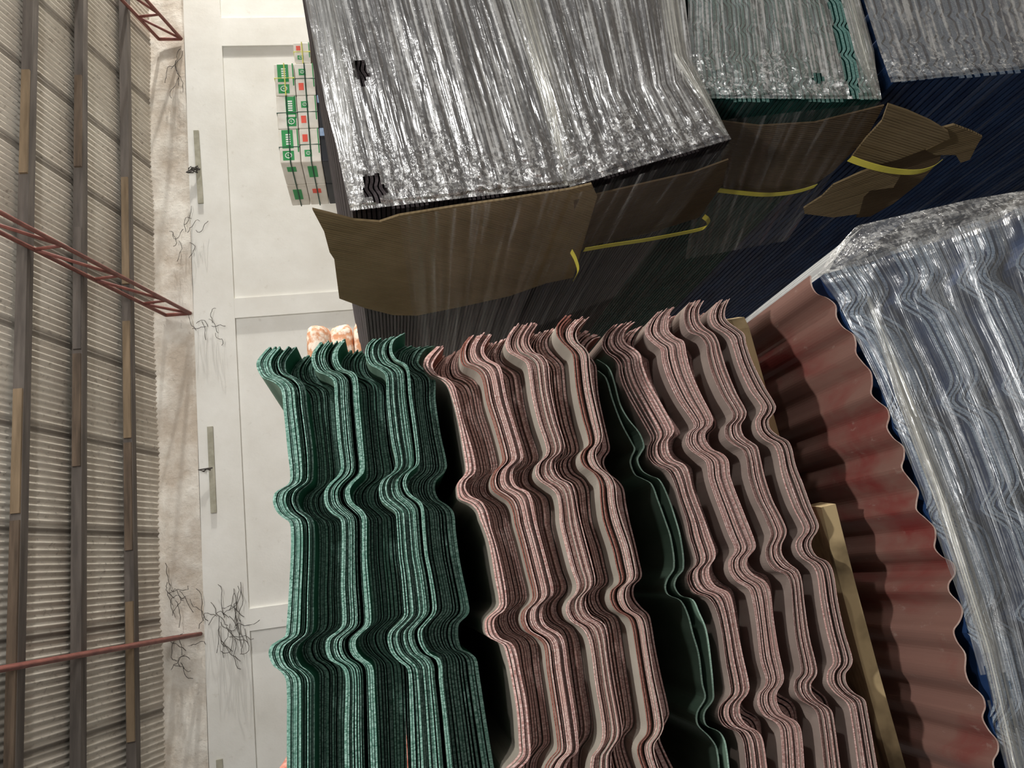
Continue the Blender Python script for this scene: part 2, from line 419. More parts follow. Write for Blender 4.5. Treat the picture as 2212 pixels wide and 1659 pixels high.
def ring(t, cx, y, cz, r, mat):
    m = MB(); pts = [(cx + r * math.cos(a * .52), y, cz + r * math.sin(a * .52)) for a in range(13)]
    m.tube(pts, r * .16, 4, False); m.tube([(cx - r * .3, y, cz), (cx + r * .35, y, cz), (cx + r * .1, y, cz + r * .4)], r * .14, 4)
    return m.build('emblem', mat, t)
def carton(x0, x1, z0, z1, y0, y1, style, label, twine=M_twine):
    t = empty('carton', ((x0 + x1) / 2, (y0 + y1) / 2, z0), label, 'box', 'twine-tied cartons piled by the white wall')
    b = MB().box((x0, y0, z0), (x1, y1, z1)).build('body', M_blk if style == 'k' else (M_kraft if style == 'p' else M_carton), t)
    bv = b.modifiers.new('bevel', 'BEVEL'); bv.width = .012; bv.segments = 2
    w = x1 - x0; h = z1 - z0
    if style in 'gh':
        lo, hi = (.30, .85) if style == 'g' else (.08, .55)
        g = rect_on(t, 'green_panel', M_cartong, x0 + w * .42, x1 - w * .03, z0 + h * lo, z0 + h * hi, y0)
        for q in range(5): rect_on(t, 'printed_mark', M_mark, x0 + w * (.52 + q * .07), x0 + w * (.56 + q * .07), z0 + h * (lo + .13), z0 + h * (lo + .13 + .22), y0 - .004)
        rect_on(t, 'green_square', M_cartong, x0 + w * .06, x0 + w * .34, z0 + h * lo, z0 + h * hi, y0)
        ring(t, x0 + w * .2, y0 - .006, z0 + h * (lo + hi) / 2, h * .15, M_mark)
        rect_on(t, 'green_stripe', M_cartong, x0 + w * .3, x1, z0 + h * .04, z0 + h * .1, y0)
    if style in 'rs':
        a, b_ = (.62, .15) if style == 'r' else (.15, .6)
        rect_on(t, 'red_square', M_cartonr, x0 + w * b_, x0 + w * (b_ + .22), z0 + h * .6, z0 + h * .85, y0)
        rect_on(t, 'green_square', M_cartong, x0 + w * a, x0 + w * (a + .2), z0 + h * .45, z0 + h * .8, y0)
        ring(t, x0 + w * (a + .1), y0 - .006, z0 + h * .62, h * .09, M_mark)
        rect_on(t, 'green_stripe', M_cartong, x0 + w * .25, x1, z0 + h * .05, z0 + h * .1, y0)
    if style == 'k':
        rect_on(t, 'white_tag', M_mark, x0 + w * .3, x0 + w * .42, z0 + h * .4, z0 + h * .62, y0)
        rect_on(t, 'blue_band', M_blue, x1 - w * .24, x1, z0, z1, y0)
        if random.random() < .4: rect_on(t, 'orange_band', M_orange, x1 - w * .24, x1, z0, z0 + h * .35, y0 - .002)
    if style != 'k':
        rect_side(t, 'side_print', M_cartong if random.random() < .6 else M_cartonr, y0 + .1, y0 + .1 + (.24 if random.random() < .6 else .1), z0 + h * .3, z0 + h * .75, x0)
        m = MB(); cx = x0 + w * random.uniform(.45, .6); cz = z0 + h * .5
        m.tube([(cx, y0 - .008, z0), (cx, y0 - .008, z1), (cx, y1, z1 + .006)], .007, 4)
        m.tube([(x1, y0 - .008, cz), (x0 - .008, y0 - .008, cz), (x0 - .008, y1, cz)], .007, 4)
        m.build('twine', twine, t)
X1 = at(610, 352, Y=YB).x; X2 = at(595, 137, Y=YB).x
zs = [at(604, 340, Y=YB).z - .232 * k for k in range(0, 9)]
wA = (X2 - X1) / 3
names = ['left', 'middle', 'right']
styles = ['ggh', 'srr', 'kkk', 'kkk', 'rgs', 'hrg']
styles[0] = 'ghg'
rown = ['top row', 'second row', 'third row, black', 'fourth row, black', 'fifth row', 'sixth row']
for r in range(6):
    for c in range(3):
        for dep in range(2):
            if r > 3 and dep: continue
            st = styles[r][c]
            carton(X1 + wA * c + .004, X1 + wA * (c + 1) - .006, zs[r + 1] + .002, zs[r] - .004, YB + dep * .52, YB + dep * .52 + .505, st,
                   '%s carton, %s, %s of the pile by the white wall' % ({'g': 'green-and-white', 'h': 'white carton with low green panel', 'r': 'white', 's': 'white red-marked', 'k': 'black'}[st] if st != 'h' else 'white low-banded green', names[c], rown[r] + (', front' if dep == 0 else ', back')),
                   M_twiney if (r == 0 and c == 2) else M_twine)
MB_ = MB().box((X1, YB, 0), (X2, YB + 1.02, zs[6])).build('wooden_crate', M_wood2)
tag(MB_, 'wooden crate base carrying the carton pile by the white wall', 'crate')
carton(X2 + .02, X2 + .30, zs[2] + .03, zs[1] - .01, YB + .02, YB + .42, 's', 'crumpled white carton sticking out at the right end of the pile', M_twiney)
tag(MB().box((X2 + .01, YB + .02, 0), (X2 + .32, YB + .45, zs[2] + .02)).build('wooden_crate', M_wood2), 'narrow crate under the crumpled white carton', 'crate')

# net sacks beyond the stacks
M_sack = simple('orange_white_net_sack', (.62, .30, .16), (.85, .74, .62), 16, .8, (1, 1, 1), .6, .02, lo=.42, hi=.58)
M_sackr = simple('red_net_sack', (.45, .12, .08), (.65, .35, .28), 16, .8, (1, 1, 1), .6, .02)
def sack(c, sx, sy, sz, mat, label, seed):
    r = random.Random(seed); vs = []; fs = []; nu, nv = 18, 10
    for j in range(nv + 1):
        ph_ = math.pi * j / nv
        for i in range(nu):
            th = 2 * math.pi * i / nu
            e = .55
            def sp(v): return math.copysign(abs(v) ** e, v)
            k = 1 + .06 * math.sin(3 * th + seed) * math.sin(ph_) + r.uniform(-.02, .02)
            vs.append((c[0] + sx * k * sp(math.cos(ph_)), c[1] + sy * k * sp(math.sin(ph_) * math.cos(th)), c[2] + sz * k * sp(math.sin(ph_) * math.sin(th))))
    for j in range(nv):
        for i in range(nu):
            fs.append((j * nu + i, (j + 1) * nu + i, (j + 1) * nu + (i + 1) % nu, j * nu + (i + 1) % nu))
    o = mesh('net_sack', vs, fs, mat, smooth=True)
    return tag(o, label, 'sack', 'orange and white net sacks stacked by the wall')
s0 = at(668, 760, Y=7.2); s1 = at(668, 715, Y=7.2)
k = 0
rowl = ['top layer', 'second layer', 'third layer', 'fourth layer', 'fifth layer', 'sixth layer', 'seventh layer', 'eighth layer', 'ninth layer', 'tenth layer', 'eleventh layer', 'twelfth layer', 'thirteenth layer', 'fourteenth layer']
for r in range(14):
    zc = s0.z - .11 - r * .215
    if zc < .1: break
    for c in range(3):
        sack((s1.x - .27 - c * .52, 7.2 + (r % 2) * .03, zc), .265, .3, .118, M_sack,
             'orange and white net sack, %s, %s of its pile by the wall' % (rowl[r], ['right', 'middle', 'left'][c]), k); k += 1
tag(MB().box((s1.x - 1.6, 6.95, 0), (s1.x, 7.45, max(.15, s0.z - .11 - 13 * .215 - .118))).build('wooden_crate', M_wood2), 'wooden crate under the middle pile of net sacks', 'crate')
s2 = at(601, 1640, Y=6.0)
for r in range(16):
    zc = s2.z - .10 - r * .2
    if zc < .1: break
    sack((s2.x - .27, 6.0, zc), .265, .3, .11, M_sackr, 'red net sack on the separate far left pile, number %s from its top' % ['one', 'two', 'three', 'four', 'five', 'six', 'seven', 'eight', 'nine', 'ten', 'eleven', 'twelve', 'thirteen', 'fourteen', 'fifteen', 'sixteen'][r], 50 + r)

tag(MB().box((s2.x - .53, 5.75, 0), (s2.x, 6.25, max(.02, zc - .11 if zc >= .1 else .03))).build('wooden_crate', M_wood2), 'wooden crate under the separate far left pile of net sacks', 'crate')
# ------------------------------------------------------------------ loose sheet packs
G1 = [(572,758,638,750),(556,778,622,770),(554,792,616,785),(566,815,621,804),(591,826,645,818),(607,842,659,836),(612,879,664,879),(622,980,676,970),(627,1032,677,1027),(621,1047,673,1041),(594,1064,650,1061),(589,1082,644,1082),(595,1102,653,1102),(608,1117,662,1109),(624,1128,673,1118),(628,1148,679,1134),(628,1200,680,1200),
 (624,1280,677,1290),(619,1353,677,1350),(616,1373,673,1368),(600,1384,658,1382),(585,1395,645,1395),(580,1413,640,1415),(590,1438,650,1438),(605,1450,665,1449),(616,1466,679,1466),(619,1497,680,1498),(619,1560,680,1560),(619,1720,680,1720)]
G2 = [(690,740,748,737),(675,761,733,757),(672,778,731,778),(682,801,742,798),(705,811,764,806),(719,823,773,819),(722,865,777,870),(728,951,786,966),(735,1009,789,1009),(728,1027,786,1024),(708,1047,766,1044),(699,1064,757,1061),(701,1090,763,1085),(714,1108,783,1102),(731,1118,792,1116),(737,1131,793,1134),(738,1200,793,1200),
 (736,1267,798,1267),(739,1330,803,1330),(737,1352,801,1350),(725,1365,785,1365),(706,1380,771,1382),(702,1402,772,1402),(710,1425,785,1420),(731,1437,803,1434),(742,1451,808,1448),(745,1480,810,1497),(742,1584,814,1584),(744,1720,819,1720)]
G3 = [(804,736,872,724),(792,749,852,738),(789,769,848,760),(798,789,858,778),(818,800,878,789),(832,813,885,804),(835,865,889,850),(844,951,899,922),(854,1003,906,989),(847,1021,903,1006),(825,1038,884,1024),(818,1056,877,1044),(821,1079,887,1067),(835,1093,910,1085),(853,1107,916,1099),(856,1125,919,1140),(861,1200,925,1200),
 (866,1238,933,1238),(872,1310,943,1304),(872,1330,941,1324),(860,1345,924,1345),(840,1365,912,1362),(836,1382,915,1388),(843,1408,930,1411),(860,1428,950,1422),(876,1440,956,1440),(881,1457,957,1469),(884,1526,967,1555),(890,1720,984,1720)]
G3r = [(932,749),(912,757),(899,783),(908,797),(923,806),(935,820),(936,865),(947,940),(960,1005),(955,1021),(937,1040),(935,1061),(944,1080),(962,1092),(975,1108),(979,1145),(986,1200),
 (993,1238),(1008,1312),(1005,1327),(986,1347),(983,1368),(985,1385),(992,1402),(1010,1411),(1022,1424),(1027,1454),(1042,1555),(1068,1720)]
P1 = [(938,753,959,752),(918,773,942,775),(914,791,935,792),(927,809,946,811),(951,821,970,821),(965,833,983,836),(975,857,990,863),(987,902,1002,911),(999,972,1020,968),(1005,1014,1028,1008),(1001,1026,1026,1022),(987,1044,1010,1037),(986,1059,1005,1053),(990,1077,1016,1071),(1015,1089,1039,1083),(1030,1104,1049,1098),(1036,1122,1057,1122),
 (1042,1135,1060,1138),(1055,1172,1074,1185),(1068,1250,1090,1256),(1077,1302,1095,1302),(1071,1315,1090,1318),(1050,1334,1071,1334),(1045,1347,1068,1352),(1050,1373,1081,1377),(1084,1393,1107,1390),(1092,1412,1116,1409),(1103,1461,1124,1450),(1116,1542,1137,1515),(1120,1607,1144,1591),(1120,1627,1146,1627),(1108,1643,1139,1643),(1085,1665,1122,1662),(1080,1700,1115,1700)]
P2 = [(1013,726,1064,721),(999,745,1048,745),(994,767,1046,761),(999,787,1057,776),(1018,795,1078,788),(1033,804,1085,803),(1042,821,1088,820),(1051,869,1097,865),(1069,926,1113,918),(1085,990,1131,980),(1082,1002,1129,993),(1066,1020,1111,1011),(1059,1041,1108,1032),(1064,1059,1117,1050),(1085,1074,1141,1062),(1099,1085,1149,1077),(1108,1106,1154,1102),
 (1112,1130,1160,1130),(1123,1169,1172,1175),(1139,1234,1188,1235),(1151,1286,1196,1272),(1146,1302,1194,1286),(1128,1321,1175,1308),(1125,1341,1172,1331),(1136,1364,1181,1351),(1162,1380,1211,1370),(1175,1396,1220,1390),(1181,1445,1227,1445),(1193,1526,1240,1526),(1204,1604,1250,1604),(1203,1622,1248,1624),(1188,1640,1230,1643),(1176,1662,1222,1665),(1174,1700,1222,1700)]
P3 = [(1111,705,1162,700),(1096,727,1146,724),(1091,745,1144,742),(1097,761,1156,761),(1117,773,1174,769),(1135,785,1185,786),(1141,809,1188,815),(1147,851,1192,850),(1161,911,1205,908),(1180,970,1220,958),(1176,987,1218,975),(1161,1002,1202,992),(1156,1023,1201,1011),(1164,1038,1213,1032),(1186,1053,1235,1044),(1201,1068,1242,1062),(1207,1100,1249,1100),
 (1208,1130,1256,1130),(1217,1169,1266,1169),(1233,1230,1281,1225),(1245,1264,1286,1250),(1241,1282,1284,1266),(1225,1302,1268,1285),(1222,1321,1266,1308),(1232,1341,1279,1331),(1256,1357,1305,1347),(1269,1377,1313,1370),(1277,1412,1318,1412),(1285,1477,1328,1477),(1299,1565,1345,1570),(1299,1594,1343,1592),(1292,1614,1331,1610),(1276,1637,1321,1632),(1273,1700,1326,1700)]
P4 = [(1219,684,1268,691),(1201,706,1250,709),(1201,724,1244,724),(1210,739,1249,741),(1226,755,1264,755),(1235,767,1272,770),(1238,790,1274,795),(1243,840,1280,840),(1255,900,1292,895),(1268,945,1301,938),(1269,962,1298,956),(1256,975,1289,970),(1251,990,1287,988),(1259,1008,1297,1010),(1280,1023,1320,1031),(1292,1044,1329,1050),(1295,1080,1333,1088),
 (1301,1125,1343,1125),(1321,1185,1361,1178),(1330,1225,1371,1222),(1336,1250,1373,1238),(1333,1262,1370,1252),(1318,1276,1355,1268),(1316,1295,1352,1292),(1328,1318,1363,1315),(1354,1334,1386,1331),(1363,1354,1394,1349),(1370,1396,1401,1396),(1380,1461,1412,1461),(1395,1562,1432,1562),(1393,1585,1426,1585),(1376,1607,1412,1607),(1375,1630,1414,1633),(1400,1700,1436,1700)]
P4r = [(1295,727),(1280,733),(1266,750),(1270,765),(1280,778),(1287,791),(1289,815),(1293,855),(1306,915),(1317,963),(1316,975),(1306,990),(1305,1004),(1315,1022),(1335,1039),(1346,1056),(1351,1090),
 (1359,1128),(1371,1175),(1380,1215),(1385,1238),(1383,1250),(1369,1266),(1369,1290),(1385,1312),(1401,1327),(1407,1347),(1415,1396),(1428,1461),(1445,1540),(1440,1556),(1424,1590),(1430,1614),(1470,1700)]
Q1 = [(1325,703,1372,696),(1306,722,1353,712),(1298,745,1346,729),(1307,764,1353,744),(1324,776,1370,755),(1333,790,1382,767),(1336,812,1387,790),(1345,840,1402,828),(1370,887,1430,878),(1400,940,1454,924),(1403,952,1453,936),(1397,968,1442,952),(1397,988,1443,975),(1411,1004,1454,993),(1440,1019,1477,1004),(1454,1045,1486,1020),(1466,1082,1496,1060),
 (1480,1125,1521,1125),(1487,1162,1533,1159),(1500,1206,1544,1191),(1499,1221,1543,1206),(1485,1236,1531,1226),(1481,1253,1533,1248),(1494,1279,1546,1266),(1526,1292,1572,1279),(1543,1315,1580,1297),(1556,1364,1590,1350),(1565,1429,1602,1412),(1575,1487,1617,1482),(1572,1503,1613,1498),(1553,1524,1597,1520),(1549,1546,1598,1546),(1562,1568,1611,1565),(1591,1581,1637,1581),(1604,1607,1647,1603),(1613,1700,1660,1700)]
Q2 = [(1418,676,1458,663),(1402,695,1447,677),(1393,715,1443,698),(1398,729,1445,715),(1414,744,1460,729),(1427,755,1477,738),(1430,778,1483,765),(1440,812,1494,805),(1465,865,1515,853),(1497,911,1540,904),(1499,923,1537,918),(1487,934,1523,935),(1482,955,1525,952),(1492,972,1538,970),(1509,984,1561,981),(1526,999,1573,996),(1532,1036,1577,1030),
 (1560,1115,1608,1112),(1575,1156,1624,1152),(1587,1183,1632,1176),(1585,1195,1630,1187),(1574,1212,1615,1206),(1576,1235,1614,1224),(1591,1256,1627,1240),(1617,1273,1653,1256),(1625,1295,1663,1276),(1634,1347,1670,1335),(1643,1429,1681,1405),(1655,1469,1692,1459),(1651,1484,1690,1475),(1638,1500,1677,1497),(1637,1523,1679,1520),(1650,1546,1692,1542),(1676,1562,1721,1559),(1686,1581,1731,1581),(1694,1700,1741,1700)]
Q3 = [(1487,654,1520,651),(1476,672,1510,670),(1475,695,1511,693),(1485,719,1522,708),(1508,728,1541,722),(1522,747,1551,740),(1525,770,1556,758),(1535,808,1568,797),(1556,855,1590,850),(1579,893,1611,889),(1578,907,1609,903),(1564,922,1600,919),(1565,946,1606,942),(1580,961,1622,955),(1600,973,1635,965),(1609,995,1641,988),(1613,1030,1651,1032),
 (1628,1078,1668,1082),(1645,1112,1685,1115),(1661,1153,1697,1143),(1659,1165,1696,1157),(1651,1185,1687,1178),(1653,1210,1689,1199),(1668,1231,1705,1218),(1694,1242,1722,1231),(1705,1264,1730,1250),(1709,1310,1736,1300),(1715,1375,1747,1375),(1727,1443,1763,1442),(1725,1455,1762,1458),(1713,1470,1750,1478),(1712,1491,1753,1496),(1723,1510,1767,1513),(1752,1528,1793,1532),(1763,1550,1800,1557),(1781,1700,1820,1700)]
Q4 = [(1547,654,1574,649),(1536,670,1566,667),(1532,688,1565,687),(1540,706,1575,700),(1561,719,1592,712),(1574,731,1606,724),(1582,750,1610,745),(1594,790,1624,785),(1618,843,1650,838),(1642,876,1673,878),(1640,891,1670,892),(1631,909,1658,909),(1635,933,1662,928),(1650,950,1678,942),(1670,962,1700,954),(1680,985,1708,970),(1686,1018,1716,1005),
 (1697,1056,1732,1045),(1714,1100,1750,1095),(1734,1139,1766,1134),(1732,1152,1763,1148),(1720,1168,1752,1165),(1718,1183,1750,1181),(1729,1203,1762,1202),(1752,1220,1786,1214),(1763,1240,1797,1236),(1771,1297,1807,1300),(1782,1356,1822,1368),(1797,1420,1838,1422),(1797,1434,1835,1438),(1786,1451,1823,1455),(1785,1473,1826,1477),(1800,1495,1841,1495),(1826,1517,1864,1510),(1835,1539,1870,1532),(1858,1700,1900,1700)]
YG, YP, YQ = .85, .88, .95
def left(p): return [(a, b) for a, b, c, d in p]
def right(p): return [(c, d) for a, b, c, d in p]
def edge_curve(px, Y):
    (xa, ya), (xb, yb) = px[-12], px[-1]; k_ = (xb - xa) / (yb - ya)      # the sheets run on beyond the frame
    return crom([at(x, y, Y=Y) for x, y in list(px) + [(xb + k_ * 60, yb + 60), (xb + k_ * 700, yb + 700)]], 4)
LEN = 2.4
def sheet(name, top, bot, y0, y1, mats, endj=0.0, capmat=0, dz=0.0):
    """one corrugated sheet: profile curves of its upper and lower skin, run straight back"""
    vs = []; n = len(top); fs = []; fm = []
    for i in range(n):
        for p, y, d in ((top[i], y0, 0), (bot[i], y0, 0), (top[i], y1, dz), (bot[i], y1, dz)):
            vs.append((p.x, y, p.z + d))
    if endj:
        for q, i in ((0, 0), (1, 0), (2, 0), (3, 0)):
            d = top[0] - top[1]; d.normalize(); d.y = 0
            vs[q] = tuple(Vector(vs[q]) + d * endj)
    for i in range(n - 1):
        a = i * 4; b = a + 4
        fs += [(a, a + 1, b + 1, b), (a, b, b + 2, a + 2), (a + 1, a + 3, b + 3, b + 1), (a + 2, b + 2, b + 3, a + 3)]
        fm += [0, 1, 2, 0]
    fs += [(0, 2, 3, 1), ((n - 1) * 4, (n - 1) * 4 + 1, (n - 1) * 4 + 3, (n - 1) * 4 + 2)]; fm += [capmat, capmat]
    return mesh(name, vs, fs, mats, fm=fm, smooth=False)
ORD = ['first', 'second', 'third', 'fourth', 'fifth', 'sixth', 'seventh', 'eighth', 'ninth', 'tenth', 'eleventh', 'twelfth', 'thirteenth', 'fourteenth']
def pack(Lc, Rc, n, Y, mats, name, lab, grp, rnd, gaps=(), altmats=None, altidx=()):
    """Lc, Rc: upper and lower outline of the pack in its end plane; n sheets nested between"""
    cuts = [0.0]
    for k in range(n):
        cuts.append(cuts[-1] + rnd.uniform(.75, 1.25) + (1.0 if k in gaps else 0))
    tot = cuts[-1]
    for k in range(n):
        w = cuts[k + 1] - cuts[k]; g = rnd.choice((.2, .28, .34, .5))
        a0 = cuts[k] / tot + (1.0 / tot if k in gaps else 0) + (g * .5) / tot; a1 = cuts[k + 1] / tot - (g * .5) / tot
        # slight sag wave so gaps open and close along a sheet
        f1, p1 = rnd.uniform(1, 3), rnd.uniform(0, 6)
        m = len(Lc); top = []; bot = []
        for i in range(m):
            s = .10 / n * math.sin(f1 * 6.28 * i / m + p1)
            top.append(Lc[i].lerp(Rc[i], min(1, max(0, a0 + s)))); bot.append(Lc[i].lerp(Rc[i], min(1.01, max(0.004, a1 + s))))
        jy = rnd.uniform(-.005, .004)
        o = sheet(name, top, bot, Y + jy, Y + jy + LEN, (altmats if k in altidx else mats), rnd.uniform(-.002, .004), dz=rnd.uniform(-.012, .006))
        w_ = 'uppermost' if k == 0 else 'lowest' if k == n - 1 else ORD[k] + ' from top'
        tag(o, lab.replace('sheet', 'sheet, ' + w_ + ',', 1), 'roofing sheet', grp)
rnd = random.Random(11)
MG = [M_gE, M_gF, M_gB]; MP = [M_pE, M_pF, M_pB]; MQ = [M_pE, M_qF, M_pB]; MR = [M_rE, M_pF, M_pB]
def strat(packs, Y, d, mats, nf, nr, last, colour, stackname, ords, rgap=()):
    curves = [(edge_curve(left(p), Y), edge_curve(right(p), Y)) for p in packs]
    for k, (l, r) in enumerate(curves):
        alt = {}
        if mats is MP and k in (1, 3): alt = dict(altmats=MR, altidx=(0, 1) if k == 1 else (0, 1, 2, 3, 4))
        pack(l, r, nf[k], Y, mats, 'roofing_sheet', '%s sheet in %s protruding pack, %s stack' % (colour, ords[k], stackname),
             '%s protruding pack of the %s stack' % (ords[k], stackname), rnd, gaps=(rnd.randrange(2, max(3, nf[k] - 1)),) if nf[k] > 6 else (), **alt)
        if k + 1 < len(curves) or last:
            r0 = r
            l1 = curves[k + 1][0] if k + 1 < len(curves) else [Vector((p.x, Y, p.z)) for p in edge_curve(last, Y + d)]
            pack([a.lerp(b, -.04) for a, b in zip(r0, l1)], [a.lerp(b, 1.10) for a, b in zip(r0, l1)], nr[k], Y + d, mats, 'roofing_sheet',
                 '%s sheet in recessed pack below %s pack, %s stack' % (colour, ords[k], stackname),
                 'set-back pack below the %s pack of the %s stack' % (ords[k], stackname), rnd)
strat([G1, G2, G3], YG, .045, MG, [13, 12, 13], [12, 11, 11], G3r, 'green', 'green', ['top', 'middle', 'lowest'])
strat([P1, P2, P3, P4], YP, .045, MP, [4, 12, 12, 11], [12, 10, 9, 5], P4r, 'pink-edged', 'middle pink', ['top', 'second', 'third', 'lowest'])
strat([Q1, Q2, Q3, Q4], YQ, .05, MQ, [12, 13, 10, 8], [5, 4, 4], None, 'pink-edged', 'bottom pink', ['top', 'second', 'third', 'lowest'])

# two thin green sheets lying on the bottom pink stack
Sa = [(1290,800),(1307,816),(1321,862),(1341,915),(1364,958),(1369,970),(1362,987),(1360,1001),(1370,1025),(1385,1033),(1405,1045),(1419,1080),(1437,1130),(1447,1162),(1454,1225),(1440,1250),(1435,1268),(1441,1284),(1468,1297),(1484,1328),(1494,1367),(1507,1412),(1515,1477),(1521,1507),(1504,1539),(1505,1565),(1530,1591),(1546,1617),(1555,1700)]
Sb = [(1288,776),(1312,793),(1324,822),(1338,874),(1356,906),(1379,935),(1389,964),(1382,978),(1375,993),(1385,1016),(1402,1027),(1422,1036),(1440,1071),(1454,1111),(1468,1162),(1474,1227),(1459,1248),(1455,1266),(1468,1286),(1494,1295),(1507,1321),(1523,1360),(1533,1429),(1539,1500),(1537,1513),(1519,1540),(1523,1566),(1552,1581),(1565,1607),(1577,1700)]
for px, Y, lab in ((Sa, YQ + .005, 'upper thin green sheet with frayed edge above the bottom pink stack'), (Sb, YQ, 'lower thin green sheet lying directly on the bottom pink stack')):
    cv = edge_curve(px, Y)
    tag(sheet('thin_green_sheet', cv, [p + Vector((0, 0, -.0022)) + Vector((-.0006, 0, 0)) for p in cv], Y, Y + LEN, [M_tnE, M_tnF, M_gB]), lab, 'roofing sheet', 'thin green sheets between the pink stacks')

# unseen battens added to block views and keep the stack gaps dark
def resamp(c, n):
    return [c[min(len(c) - 1, int(i * (len(c) - 1) / (n - 1)))].lerp(c[min(len(c) - 1, int(i * (len(c) - 1) / (n - 1)) + 1)], (i * (len(c) - 1) / (n - 1)) % 1) for i in range(n)]
for ca, cb, y, lab in ((edge_curve(G3r, YG + .045), edge_curve(left(P1), YP), 1.7, 'added dark blocking batten between the green stack and the middle pink stack'),
                       (edge_curve(left(G2), YG), edge_curve(right(G3), YG), YG + LEN + .07, 'added dark blocking batten across the far ends of the green sheets'),
                       (edge_curve(P4r, YP + .045), edge_curve(Sa, YQ), 1.9, 'added dark blocking batten between the middle and bottom pink stacks')):
    ca = resamp(ca, 90); cb = resamp(cb, 90)
    tag(sheet('blocking_batten', [a.lerp(b, .01) for a, b in zip(ca, cb)], [a.lerp(b, .97) for a, b in zip(ca, cb)], y, y + .09, [M_wood, M_wood, M_wood]), lab, 'batten')

# plank under the bottom pink stack
qa = at(1610, 745, Y=YQ); qb = at(1892, 1659, Y=YQ); e = (qb - qa).normalized(); nrm = Vector((0, 1, 0)).cross(e).normalized()
if nrm.z < 0: nrm = -nrm
M_plank = simple('knotty_plank', (.14, .10, .05), (.58, .44, .24), 3.5, .75, (1.5, 6, 1.5), .3, .003, lo=.42, hi=.56)
def slab(px, plane, thick, name, mat, parent=None, uvs=1.0):
    top = [at(x, y, plane=plane) for x, y in px]; n_ = plane[1]; n = len(top)
    if n_.dot(EYE - top[0]) < 0: n_ = -n_
    vs = top + [p - n_ * thick for p in top]
    a = (top[1] - top[0]).normalized(); b = n_.cross(a)
    uv = [((p - top[0]).dot(a) * uvs, (p - top[0]).dot(b) * uvs) for p in vs]
    fs = [tuple(range(n))[::-1], tuple(range(n, 2 * n))] + [(i, (i + 1) % n, (i + 1) % n + n, i + n) for i in range(n)]
    return mesh(name, vs, fs, mat, parent, uvs=uv)
pl = (qa - nrm * .045, nrm)
tag(slab([(1566, 690), (1580, 690), (1590, 712), (1656, 950), (1706, 1108), (1742, 1092), (1774, 1096), (1817, 1270), (1862, 1440), (1922, 1659), (1940, 1720), (1750, 1720), (1600, 1500), (1520, 1000)], pl, .022, 'wooden_plank', M_plank),
    'broken pale wooden plank between the bottom pink stack and the red sheet', 'plank')

# red corrugated sheet
RED = [(1749,595),(1752,618),(1763,634),(1785,643),(1803,659),(1805,684),(1819,706),(1841,722),(1847,740),(1847,762),(1863,784),(1879,803),(1882,828),(1880,850),(1894,866),(1914,882),(1919,900),(1914,923),(1928,946),(1949,964),(1951,987),(1946,1010),(1965,1037),(1981,1060),(1978,1083),(1978,1101),(1997,1119),(2017,1140),(2019,1161),(2017,1183),(2033,1202),(2056,1215),(2061,1238),(2047,1261),(2049,1279),(2070,1302),(2077,1321),(2070,1343),(2058,1362),(2065,1385),(2083,1412),(2083,1449),(2093,1476),(2120,1503),(2126,1526),(2120,1549),(2134,1577),(2152,1600),(2154,1622),(2143,1645),(2150,1670),(2175,1700),(2180,1740)]
YR = .90
def redmat():
    m, nt, nd, lk, p = newmat('dusty_red_sheet')
    v = coords(nd, lk, (1, .5, 1)); a = noise(nd, lk, v, 9, 7, .6, .5); b = noise(nd, lk, v, 60, 5, .7)
    col = mixc(nd, lk, ramp(nd, lk, a, [(.32, (0, 0, 0)), (.52, (1, 1, 1))]), (.21, .042, .038), (.235, .125, .10))
    col = mixc(nd, lk, ramp(nd, lk, b, [(.62, (0, 0, 0)), (.78, (.7, .7, .7))]), col, (.42, .33, .28))
    lk.new(col, p.inputs['Base Color']); lk.new(ramp(nd, lk, a, [(.3, (.3, .3, .3)), (.7, (.6, .6, .6))]), p.inputs['Roughness'])
    bump(nd, lk, b, .1, .0006, p); return m
M_redS = redmat(); M_redE = simple('pale_cut_edge', (.5, .3, .25), (.75, .6, .52), 80, .7)
cv = edge_curve(RED, YR)
tag(sheet('corrugated_sheet', cv, [p + Vector((0, 0, -.0022)) + Vector((-.0008, 0, 0)) for p in cv], YR, YR + 1.9, [M_redE, M_redS, M_redS]),
    'dusty red corrugated sheet lying on the film-wrapped blue bundle', 'corrugated sheet')

# ------------------------------------------------------------------ film-wrapped bundles
def lerpc(c, t):
    """sample a pixel polyline at t in 0..1"""
    L = [0]
    for a, b in zip(c, c[1:]): L.append(L[-1] + math.hypot(b[0] - a[0], b[1] - a[1]))
    s = t * L[-1]
    for k in range(len(c) - 1):
        if s <= L[k + 1] or k == len(c) - 2:
            u = (s - L[k]) / max(L[k + 1] - L[k], 1e-6)
            return (c[k][0] + (c[k + 1][0] - c[k][0]) * u, c[k][1] + (c[k + 1][1] - c[k][1]) * u)
def vn(x, y, s=0):
    """smooth value noise"""
    def h(i, j):
        r = math.sin(i * 127.1 + j * 311.7 + s * 74.7) * 43758.5453; return r - math.floor(r)
    i, j = math.floor(x), math.floor(y); fx, fy = x - i, y - j
    fx = fx * fx * (3 - 2 * fx); fy = fy * fy * (3 - 2 * fy)
    return (h(i, j) * (1 - fx) + h(i + 1, j) * fx) * (1 - fy) + (h(i, j + 1) * (1 - fx) + h(i + 1, j + 1) * fx) * fy
